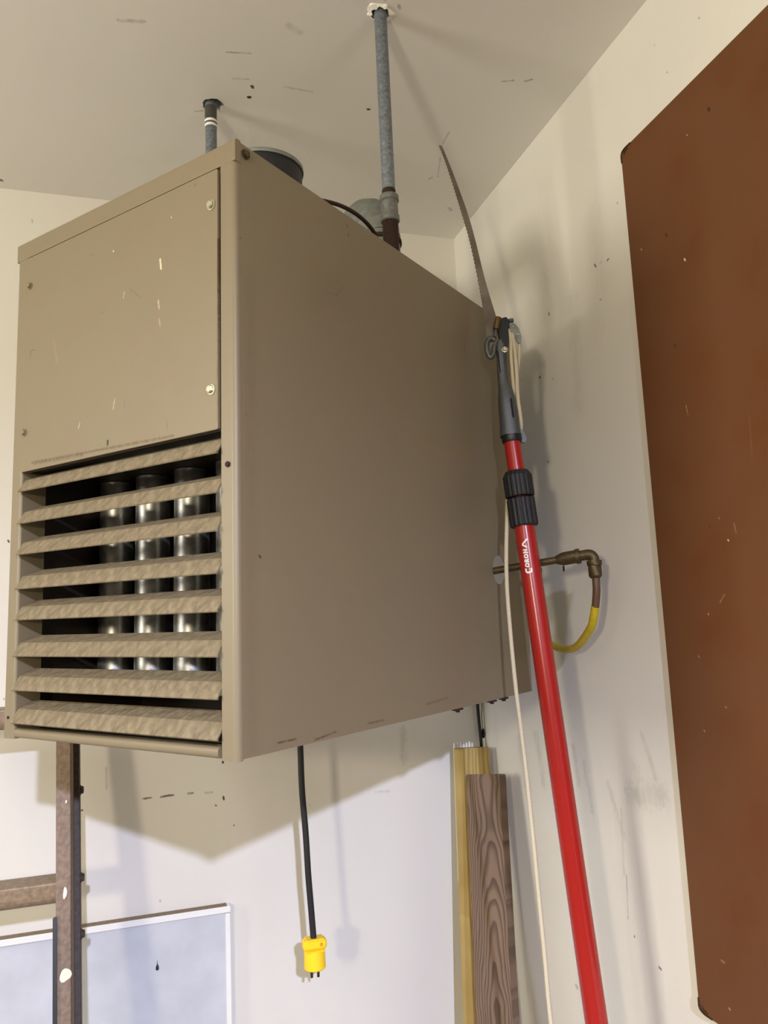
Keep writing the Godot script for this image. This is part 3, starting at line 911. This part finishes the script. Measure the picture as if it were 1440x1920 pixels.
	prism(st, PackedVector2Array([Vector2(0.0240, 0.2285), Vector2(0.0300, 0.2307), Vector2(0.0350, 0.2279), Vector2(0.0401, 0.2184), Vector2(0.0426, 0.2035), Vector2(0.0412, 0.1924), Vector2(0.0368, 0.1897), Vector2(0.0328, 0.1933), Vector2(0.0290, 0.2100), Vector2(0.0237, 0.2155)]), Vector3(0, 0, 0.0090), X, Y, 0.0025)
	var plate := part("lever_plate", st, M.duct, t)
	for q in [[0.0301, 0.2222, 0.0016], [0.0296, 0.2166, 0.0013], [0.0367, 0.2069, 0.0022]]:
		st = mb()
		rod(st, Vector3(q[0], q[1], 0.0088), Vector3(q[0], q[1], 0.0108), q[2], 14)
		part("rivet", st, M.zinc, plate)
	st = mb()
	rod(st, Vector3(0.0255, 0.2371, 0.003), Vector3(0.0335, 0.2376, 0.003), 0.0042, 20)
	part("pivot_bolt", st, M.cast, t)
	st = mb()
	hex_head(st, Vector3(0.0091, 0.1817, 0.0072), Z, 0.0044, 0.0045)
	part("pivot_bolt", st, M.zinc, t, "bright zinc bolt head")
	# pull rope: doubled at the head, then hanging free beside the pole
	st = mb()
	tube(st, smooth([Vector3(0.0244, 0.2203, 0.004), Vector3(0.0222, 0.1915, 0.007), Vector3(0.0190, 0.1694, 0.008), Vector3(0.0165, 0.1297, 0.006), Vector3(0.0170, 0.1015, -0.004), Vector3(0.0175, 0.0935, -0.008)], 5), 0.0031, 12)
	part("pull_rope", st, M.ivory, t)
	st = mb()
	tube(st, smooth([Vector3(0.0282, 0.2136, 0.005), Vector3(0.0277, 0.2005, 0.006), Vector3(0.0273, 0.1763, 0.006), Vector3(0.0250, 0.1367, 0.004), Vector3(0.0215, 0.0897, 0.000), Vector3(0.0205, 0.0397, -0.004), Vector3(0.0130, 0.0050, -0.019), Vector3(0.0000, -0.0400, -0.0290), Vector3(-0.0161, -0.0801, -0.0270), Vector3(-0.0275, -0.1307, -0.012), Vector3(-0.0369, -0.1857, -0.008), Vector3(-0.0437, -0.2403, -0.006), Vector3(-0.0477, -0.2943, -0.004), Vector3(-0.0512, -0.3566, -0.002), Vector3(-0.0537, -0.4181, 0.0), Vector3(-0.0544, -0.4787, 0.0), Vector3(-0.0554, -0.5470, 0.0), Vector3(-0.0583, -0.6385, 0.0), Vector3(-0.0621, -0.7279, 0.0), Vector3(-0.0661, -0.8229, 0.0), Vector3(-0.0709, -0.9269, 0.0), Vector3(-0.0720, -1.1000, 0.0), Vector3(-0.0700, -1.3000, 0.0)], 5), 0.0036, 12)
	part("pull_rope", st, M.ivory, t)
	st = mb()
	tube(st, smooth([Vector3(0.0385, 0.1993, 0.004), Vector3(0.0372, 0.1829, 0.002), Vector3(0.0337, 0.1625, -0.001), Vector3(0.0290, 0.1427, -0.003), Vector3(0.0240, 0.1167, -0.004)], 5), 0.0030, 12)
	part("pull_rope", st, M.ivory, t)

# Letters bent round the outer pole: x runs up the pole, y round it
func lettering(parent: Node) -> void:
	var r := 0.0177
	var f := SystemFont.new()
	f.font_names = PackedStringArray(["Droid Sans"])
	f.font_weight = 800
	var fv := FontVariation.new()
	fv.base_font = f
	fv.variation_embolden = 0.9
	var place := func(v: Vector3) -> Vector3:
		# v.x along the pole from the foot of the word, v.y height of the letter, v.z proud of the pole
		var a := (-v.y + 0.0018) / r - 0.56
		return Vector3((r + v.z) * sin(a), -0.2250 + v.x, (r + v.z) * cos(a))
	var st := mb()
	var at := 0.0
	for w in [["C", 21], ["ORO", 15]]:
		var tm := TextMesh.new()
		tm.text = w[0]
		tm.font = fv
		tm.font_size = w[1]
		tm.pixel_size = 0.00072
		tm.depth = 0.0
		tm.curve_step = 1.0
		tm.horizontal_alignment = HORIZONTAL_ALIGNMENT_LEFT
		tm.vertical_alignment = VERTICAL_ALIGNMENT_CENTER
		var arr := tm.get_mesh_arrays()
		var vs: PackedVector3Array = arr[Mesh.ARRAY_VERTEX]
		var ix: PackedInt32Array = arr[Mesh.ARRAY_INDEX] if arr[Mesh.ARRAY_INDEX] != null else PackedInt32Array(range(vs.size()))
		var lo := 1e9
		var hi := -1e9
		var yl := 1e9
		var yh := -1e9
		for v in vs:
			lo = minf(lo, v.x)
			hi = maxf(hi, v.x)
			yl = minf(yl, v.y)
			yh = maxf(yh, v.y)
		# lay one layer of the letters on the pole, twice: a sleeve just proud of the paint
		st.set_smooth_group(-1)
		var work := []
		for i in range(0, ix.size(), 3):
			var p := []
			for k in 3:
				var v: Vector3 = vs[ix[i + k]]
				p.append(Vector3(at + v.x - lo, v.y - (yl + yh) * 0.5 - (0.0012 if w[1] == 21 else 0.0), 0.0004))
			work.append(p)
		# split triangles until they follow the curve of the pole
		while work.size() > 0:
			var p: Array = work.pop_back()
			var far := 0
			for k in 3:
				if absf(p[k].y - p[(k + 1) % 3].y) > absf(p[far].y - p[(far + 1) % 3].y):
					far = k
			var a: Vector3 = p[far]
			var b: Vector3 = p[(far + 1) % 3]
			var c: Vector3 = p[(far + 2) % 3]
			if absf(a.y - b.y) > 0.0016:
				var mid := (a + b) * 0.5
				work.append([a, mid, c])
				work.append([mid, b, c])
			else:
				st.set_uv(Vector2.ZERO)
				st.add_vertex(place.call(a))
				st.add_vertex(place.call(b))
				st.add_vertex(place.call(c))
		at += hi - lo + 0.0014
	# the last letter: a peaked stroke whose right leg runs on past the word
	# the straight letter before it, of three strokes
	for q in [[[0.0, -0.0041], [0.0019, -0.0041], [0.0, 0.0041], [0.0019, 0.0041]], [[0.0, 0.0041], [0.0021, 0.0041], [0.0051, -0.0041], [0.0072, -0.0041]], [[0.0053, -0.0041], [0.0072, -0.0041], [0.0053, 0.0041], [0.0072, 0.0041]]]:
		stroke(st, q, at, place)
	at += 0.0086
	for q in [[[0.0, -0.0042], [0.0032, -0.0042], [0.0052, 0.0042], [0.0082, 0.0042]], [[0.0050, 0.0042], [0.0082, 0.0042], [0.0146, -0.0072], [0.0172, -0.0058]]]:
		stroke(st, q, at, place)
	part("lettering", st, M.white, parent, "white brand lettering")

func stroke(st: SurfaceTool, q: Array, at: float, place: Callable) -> void:
	var n := 8
	for k in n:
		var p := []
		for j in [k, k + 1]:
			var fr := float(j) / n
			for i in 2:
				p.append(place.call(Vector3(at + lerpf(q[i][0], q[i + 2][0], fr), lerpf(q[i][1], q[i + 2][1], fr), 0.0005)))
		tri(st, p[0], p[1], p[3])
		tri(st, p[0], p[3], p[2])

# ------------------------------------------------------------------ gas pipe with yellow sleeve
func gas_pipe() -> void:
	var E3 := Vector3(0, EYE, 0)
	var hole := Vector3(0.6134, 0.0784, -1.2803) + E3
	var bend := Vector3(0.7472, 0.0965, -1.1735) + E3
	var t := thing("gas_pipe", "bronze gas pipe with elbow fitting and yellow sleeved tail beside the right wall", "pipe", Transform3D(Basis(), bend))
	var d := (bend - hole).normalized()
	var dn := Vector3(0.0, -1.0, 0.02).normalized()
	var st := mb()
	rod(st, hole - d * 0.09 - bend, -d * 0.035, 0.0064, 20)
	part("pipe", st, M.bronze, t)
	st = mb()
	# flare nut towards the heater
	var xf := frame(-d * 0.064, d)
	lathe(st, [Vector2(0.006, 0), Vector2(0.0075, 0), Vector2(0.0115, 0.012), Vector2(0.0115, 0.034), Vector2(0.006, 0.034)], 6, xf)
	lathe(st, [Vector2(0.0, 0.034), Vector2(0.0132, 0.034), Vector2(0.0132, 0.041), Vector2(0.0, 0.041)], 18, xf)
	part("flare_nut", st, M.bronze, t)
	st = mb()
	var pts := [-d * 0.026]
	for k in 7:
		var a := PI * 0.5 * k / 6
		pts.append(-d * 0.010 * (1.0 - sin(a)) + dn * 0.010 * (1.0 - cos(a)))
	pts.append(dn * 0.022)
	tube(st, pts, 0.0092, 18)
	part("elbow", st, M.bronze, t)
	st = mb()
	xf = frame(dn * 0.012, dn)
	lathe(st, [Vector2(0, 0.0), Vector2(0.0142, 0.0), Vector2(0.0142, 0.008), Vector2(0.0125, 0.009), Vector2(0.0125, 0.026), Vector2(0.0095, 0.030), Vector2(0, 0.030)], 6, xf)
	part("flare_nut", st, M.bronze, t)
	var ys := Vector3(0.7472, 0.0055, -1.1803) + E3 - bend
	st = mb()
	tube(st, smooth([dn * 0.030, dn * 0.060, ys], 3), 0.0066, 16)
	part("tail_pipe", st, M.copper, t, "dull copper brown tail")
	st = mb()
	var path := [ys + Vector3(0, 0.002, 0)]
	for q in [Vector3(0.7485, -0.0130, -1.1910), Vector3(0.7522, -0.0313, -1.2096), Vector3(0.7622, -0.0618, -1.2709), Vector3(0.7742, -0.0711, -1.3320), Vector3(0.7872, -0.0666, -1.4069), Vector3(0.8060, -0.0568, -1.4700)]:
		path.append(q + E3 - bend)
	tube(st, smooth(path, 8), 0.0071, 18)
	part("sleeve", st, M.gasyellow, t, "yellow plastic sleeve")

# ------------------------------------------------------------------ brown steel sheet on the right wall
func sheet() -> void:
	var x := 0.8005
	var k := x / RIGHT
	var sr := [-1.09, 0.93, -0.55, 2.36]
	var marks := []
	for q in SHEET_MARKS:
		marks.append([q[0] * k, EYE + (q[1] - EYE) * k, q[2] * k, EYE + (q[3] - EYE) * k, q[4] * k, q[5], q[6]])
	var m := painted(512, 1356, Color(0.41, 0.27, 0.17), sr, marks, 0.5, Color(0.385, 0.22, 0.105), 41, 0.5)
	m.metallic_specular = 0.25
	var z0 := -1.080 * k
	var z1 := -1.052 * k
	var y1 := EYE + 0.793 * k
	var y1b := EYE + 0.783 * k
	var y0 := EYE - 0.606 * k
	var y0b := EYE - 0.598 * k
	var t := thing("steel_sheet", "large chestnut brown metal panel with chipped corners on the right wall", "panel", Transform3D(Basis(), Vector3(RIGHT, 0, 0)))
	var st := mb()
	prism(st, PackedVector2Array([Vector2(z0, y0b), Vector2(z0 + 0.004, y0 + 0.0030), Vector2(z0 + 0.012, y0 + 0.0008), Vector2(z1, y0), Vector2(-0.25, y0 + 0.004), Vector2(-0.25, y1 + 0.004), Vector2(z1, y1), Vector2(z0 + 0.012, y1 - 0.0008), Vector2(z0 + 0.004, y1 - 0.0035), Vector2(z0, y1b)]), Vector3(x - RIGHT, 0, 0), Vector3(0, 0, 1), Vector3(0, 1, 0), 0.0015, sr)
	part("face_sheet", st, m, t)
	st = mb()
	box(st, Vector3(-0.0036, (y0 + y1) * 0.5, z0 + 0.002), Vector3(0.0060, y1b - y0b, 0.0015), 0.0004)
	box(st, Vector3(-0.0036, y1 - 0.0005, (z1 - 0.25) * 0.5), Vector3(0.0060, 0.0015, absf(z1) - 0.25), 0.0004)
	box(st, Vector3(-0.0036, y0 + 0.001, (z1 - 0.25) * 0.5), Vector3(0.0060, 0.0015, absf(z1) - 0.25), 0.0004)
	part("folded_edge", st, M.brown, t)
	# the corners, where the folded rim shows its rounded end
	for s in [[y1b, 1.0], [y0b, -1.0]]:
		st = mb()
		var yy: float = s[0]
		var sg: float = s[1]
		var ye := y1 if sg > 0 else y0
		tube(st, smooth([Vector3(-0.0070, yy - sg * 0.012, z0 + 0.0006), Vector3(-0.0073, yy, z0 + 0.0006), Vector3(-0.0075, ye - sg * 0.0040, z0 + 0.0040), Vector3(-0.0073, ye - sg * 0.0012, z0 + 0.0120), Vector3(-0.0070, ye - sg * 0.0008, z1)], 5), 0.0014, 10)
		tube(st, smooth([Vector3(-0.0069, yy - sg * 0.004, z0 + 0.0050), Vector3(-0.0073, ye - sg * 0.0070, z0 + 0.0100), Vector3(-0.0069, ye - sg * 0.0045, z0 + 0.0190)], 5), 0.0013, 10)
		part("corner_rim", st, M.brownrim, t)

# ------------------------------------------------------------------ boards in the corner
func boards() -> void:
	plank("dark_board", "weathered dark brown plank leaning in the corner, in front of the pale one", Vector3(0.6958, EYE - 0.3491, -1.6720), Vector3(-0.0450, -0.4681, 0.0876), Vector3(0.65, 0, 0.76), 0.080, 0.034, wood(256, 2048, Color(0.46, 0.375, 0.30), Color(0.275, 0.205, 0.15), 260.0, 0.08, 1.20, 51, Vector2(0.050, -0.045), 0.040))
	plank("pale_board", "pale yellow pine plank leaning in the corner behind the dark one", Vector3(0.7130, EYE - 0.3013, -1.7234), Vector3(-0.0345, -0.5570, 0.0571), Vector3(0.976, 0, -0.216), 0.075, 0.038, wood(256, 2048, Color(0.73, 0.635, 0.39), Color(0.60, 0.49, 0.26), 90.0, 0.075, 1.26, 52, Vector2(0.12, 0.02), 0.01))
	# white ribbed plastic strip standing behind the pale board
	var up := Vector3(0.0345, 0.5570, -0.0571).normalized()
	var x := Vector3(0.976, 0, -0.216)
	x = (x - up * x.dot(up)).normalized()
	var t := thing("plastic_strip", "white ribbed plastic strip peeking above the pale board", "strip", Transform3D(Basis(x, up, x.cross(up)), Vector3(0.7130, EYE - 0.3013, -1.7234)))
	var st := mb()
	box(st, Vector3(0.036, -0.15, -0.0425), Vector3(0.062, 0.30, 0.002), 0.0005)
	part("backing", st, M.white, t)
	for k in 7:
		st = mb()
		box(st, Vector3(0.008 + 0.0085 * k, -0.14 + 0.0012 * (k % 3), -0.0465), Vector3(0.0042, 0.300, 0.006), 0.0012)
		part("rib", st, M.white, t)

func plank(called: String, label: String, corner: Vector3, down: Vector3, along: Vector3, w: float, th: float, m: Material) -> void:
	var up := -down.normalized()
	var x := (along - up * along.dot(up)).normalized()
	var l := (corner.y - 0.012) / up.y
	var st := mb()
	prism(st, rounded(0, -l, w, 0, [0, 0, 0.004, 0.004], 3), Vector3.ZERO, Vector3(1, 0, 0), Vector3(0, 1, 0), th, [0, -l, w, 0])
	var o := part(called, st, m, self)
	o.name = numbered(called)
	o.transform = Transform3D(Basis(x, up, x.cross(up)), corner)
	tag(o, label, "plank")

# ------------------------------------------------------------------ black cord with the yellow plug
func cord() -> void:
	var at := Vector3(0.3279, EYE - 0.6121, -1.61)
	var t := thing("power_cord", "black power cord hanging from the heater with a yellow plug", "cord", Transform3D(Basis(), at))
	var pts := [Vector3(0.3100, 1.4120, -1.61), Vector3(0.3122, 1.3031, -1.61), Vector3(0.3132, 1.2199, -1.61), Vector3(0.3180, 1.1374, -1.61), Vector3(0.3209, 1.0562, -1.61), Vector3(0.3244, 0.9958, -1.61), Vector3(0.3279, 0.9330, -1.61)]
	for i in pts.size():
		pts[i] -= at
	var st := mb()
	tube(st, smooth(pts, 6), 0.0062, 16)
	part("cable", st, M.rubber, t)
	# the plug: round body, clamp with two ears, screws, two blades
	var xf := Transform3D(Basis(Vector3(0, 1, 0), -0.12), Vector3(0.001, 0, 0))
	st = mb()
	lathe(st, [Vector2(0, -0.056), Vector2(0.0195, -0.056), Vector2(0.0212, -0.054), Vector2(0.0205, -0.024), Vector2(0.0200, -0.020), Vector2(0, -0.020)], 32, xf)
	var body := part("plug", st, M.yellow, t, "yellow plug")
	st = mb()
	box(st, xf * Vector3(0, -0.0105, 0), Vector3(0.046, 0.017, 0.024), 0.003)
	box(st, xf * Vector3(0, -0.0020, 0), Vector3(0.036, 0.004, 0.026), 0.0015)
	box(st, xf * Vector3(0.001, -0.0205, 0.008), Vector3(0.036, 0.003, 0.022), 0.001)
	part("cord_clamp", st, M.yellow, body)
	for sx in [-0.0155, 0.0125]:
		st = mb()
		rod(st, xf * Vector3(sx, -0.0100, 0.010), xf * Vector3(sx, -0.0100, 0.0135), 0.0032, 14)
		part("clamp_screw", st, M.clampscrew, body)
	for sx in [-0.0066, 0.0062]:
		st = mb()
		box(st, xf * Vector3(sx, -0.0645, 0), Vector3(0.0052, 0.018, 0.0016), 0.0006)
		part("blade", st, M.bronze2, body)

# ------------------------------------------------------------------ ladder
func ladder() -> void:
	var t := thing("ladder", "worn brown ladder standing in front of the back wall, below the heater", "ladder", Transform3D(Basis(), Vector3(-0.09, 0, -1.29)))
	var off := -t.position
	var line := func(sx: float, y: float) -> Vector3:   # front face of a rail at eye-relative height y
		var x := -0.1285 + (-0.2 - y) * 0.029
		if sx < 0:
			x = -0.62 - x
		return Vector3(x, EYE + y, -1.57 - 0.2 * (y + 0.145)) + off
	for s in [1.0, -1.0]:
		var a: Vector3 = line.call(s, -1.535)
		var b: Vector3 = line.call(s, -0.108)
		var up := (b - a).normalized()
		var x := (Vector3(1, 0, 0) - up * up.x).normalized()
		var f := Transform3D(Basis(x, up, x.cross(up)), a)
		var l := a.distance_to(b)
		var st := mb()
		# channel: web with two flanges open towards the rungs
		box(st, Vector3(0, l * 0.5, -0.0015), Vector3(0.025, l, 0.003), 0.0008, f)
		box(st, Vector3(s * 0.011, l * 0.5, -0.030), Vector3(0.003, l, 0.060), 0.0008, f)
		box(st, Vector3(0, l * 0.5, -0.0585), Vector3(0.025, l, 0.003), 0.0008, f)
		part("rail", st, M.ladder, t)
		st = mb()
		box(st, Vector3(s * 0.0125, l * 0.5 - 0.01, -0.078), Vector3(0.020, l - 0.03, 0.030), 0.001, f)
		part("rear_rail", st, M.ladderdark, t)
		for y in [-0.29, -0.437, -0.527, -0.80]:
			st = mb()
			var p: Vector3 = line.call(s, y)
			hex_head(st, p + Vector3(s * 0.0225, 0, -0.078), Vector3(s, 0, 0), 0.007, 0.006)
			part("bolt", st, M.ladderdark, t)
	for k in 5:
		var y := -0.147 - 0.290 * k
		var a: Vector3 = line.call(1.0, y)
		var b: Vector3 = line.call(-1.0, y)
		var st := mb()
		prism(st, rounded(-0.060, -0.020, -0.004, 0.018, [0.004, 0.016, 0.004, 0.002], 5), b + Vector3(0.012, 0, 0), Vector3(0, 0, 1), Vector3(0, 1, 0), a.x - b.x - 0.024, [0, 0, 1, 1], true)
		part("step", st, M.step, t)
	# dark flat spreader bar beside the rail
	var st := mb()
	prism(st, rounded(-0.0032, -0.165, 0.0032, 0, [0, 0, 0.003, 0.003], 4), Vector3(-0.1335, EYE - 0.468, -1.4930) + off, Vector3(1, 0.03, 0).normalized(), Vector3(-0.03, 0.98, -0.2).normalized(), 0.004)
	part("spreader_bar", st, M.black, t)
	# splashes of old paint on the rail
	for q in [[-0.1195, -0.437, 0.0028, 0.0100], [-0.1215, -0.293, 0.0013, 0.0030], [-0.1155, -0.559, 0.0085, 0.0105]]:
		st = mb()
		var o := PackedVector2Array()
		for k in 14:
			var a := TAU * k / 14
			var w := 1.0 + 0.14 * sin(a * 2.0 + 0.7) + 0.10 * sin(a * 3.0 + 2.0)
			o.append(Vector2(cos(a) * q[2] * w, sin(a) * q[3] * w))
		prism(st, o, Vector3(q[0], EYE + q[1], -1.57 - 0.2 * (q[1] + 0.145) + 0.0008) + off, Vector3(1, 0, 0), Vector3(0, 0.98, -0.196).normalized(), 0.0012)
		part("paint_splash", st, M.paint, t)

# ------------------------------------------------------------------ white board fixed low on the back wall
func board_panel() -> void:
	var t := thing("wall_board", "white painted board with a raw wooden top edge, fixed low on the back wall", "board", Transform3D(Basis(), Vector3(-0.28, 0, BACK)))
	var right := 0.188 + 0.28
	var left := -0.55
	var top := EYE - 0.590
	var st := mb()
	box(st, Vector3((left + right) * 0.5, top * 0.5 + 0.02, 0.008), Vector3(right - left - 0.02, top - 0.06, 0.014), 0.001)
	part("sheet", st, M.boardwhite, t)
	st = mb()
	box(st, Vector3((left + right) * 0.5, top - 0.0075, 0.011), Vector3(right - left, 0.013, 0.021), 0.0012)
	part("frame_strip", st, M.white, t)
	st = mb()
	lathe(st, [Vector2(0, -0.006), Vector2(0.0030, -0.005), Vector2(0.0030, 0.001), Vector2(0.0008, 0.006), Vector2(0, 0.015)], 10, Transform3D(Basis(), Vector3(0.037 + 0.28, EYE - 0.691, 0.0155)))
	part("tar_drip", st, M.black, t, "small black drip")
	st = mb()
	box(st, Vector3((left + right) * 0.5 - 0.004, top - 0.0003, 0.0105), Vector3(right - left - 0.008, 0.0012, 0.019), 0.0003)
	part("raw_edge", st, M.raw, t, "unpainted wooden top edge")
	st = mb()
	box(st, Vector3(right - 0.0065, (top - 0.015) * 0.5, 0.011), Vector3(0.011, top - 0.016, 0.021), 0.0012)
	part("frame_strip", st, M.white, t)

# ------------------------------------------------------------------ cable and wire in the corner above the boards
func wall_cable() -> void:
	var st := mb()
	tube(st, smooth([Vector3(0.787, EYE - 0.06, BACK + 0.015), Vector3(0.7893, EYE - 0.20, BACK + 0.015), Vector3(0.7905, EYE - 0.25, BACK + 0.015), Vector3(0.7932, EYE - 0.31, BACK + 0.015), Vector3(0.793, EYE - 0.42, BACK + 0.013), Vector3(0.792, EYE - 1.2, BACK + 0.013)], 5), 0.0038, 10)
	var o := part("wall_cable", st, M.rubber, self)
	tag(o, "thin black cable running down the room corner behind the boards", "cable")
	var t := thing("hanging_wire", "very thin wire with a small dark toggle beside the black corner cable", "wire", Transform3D(Basis(), Vector3(0.8015, EYE - 0.285, BACK + 0.012)))
	st = mb()
	tube(st, smooth([Vector3(-0.002, 0.13, 0), Vector3(0.001, 0.07, 0), Vector3(-0.001, 0.04, 0), Vector3(0.0, 0.005, 0)], 4), 0.0009, 6)
	part("wire", st, M.dark, t)
	st = mb()
	lathe(st, [Vector2(0, -0.012), Vector2(0.0030, -0.010), Vector2(0.0040, 0.0), Vector2(0.0028, 0.010), Vector2(0, 0.012)], 12)
	part("toggle", st, M.rust, t)
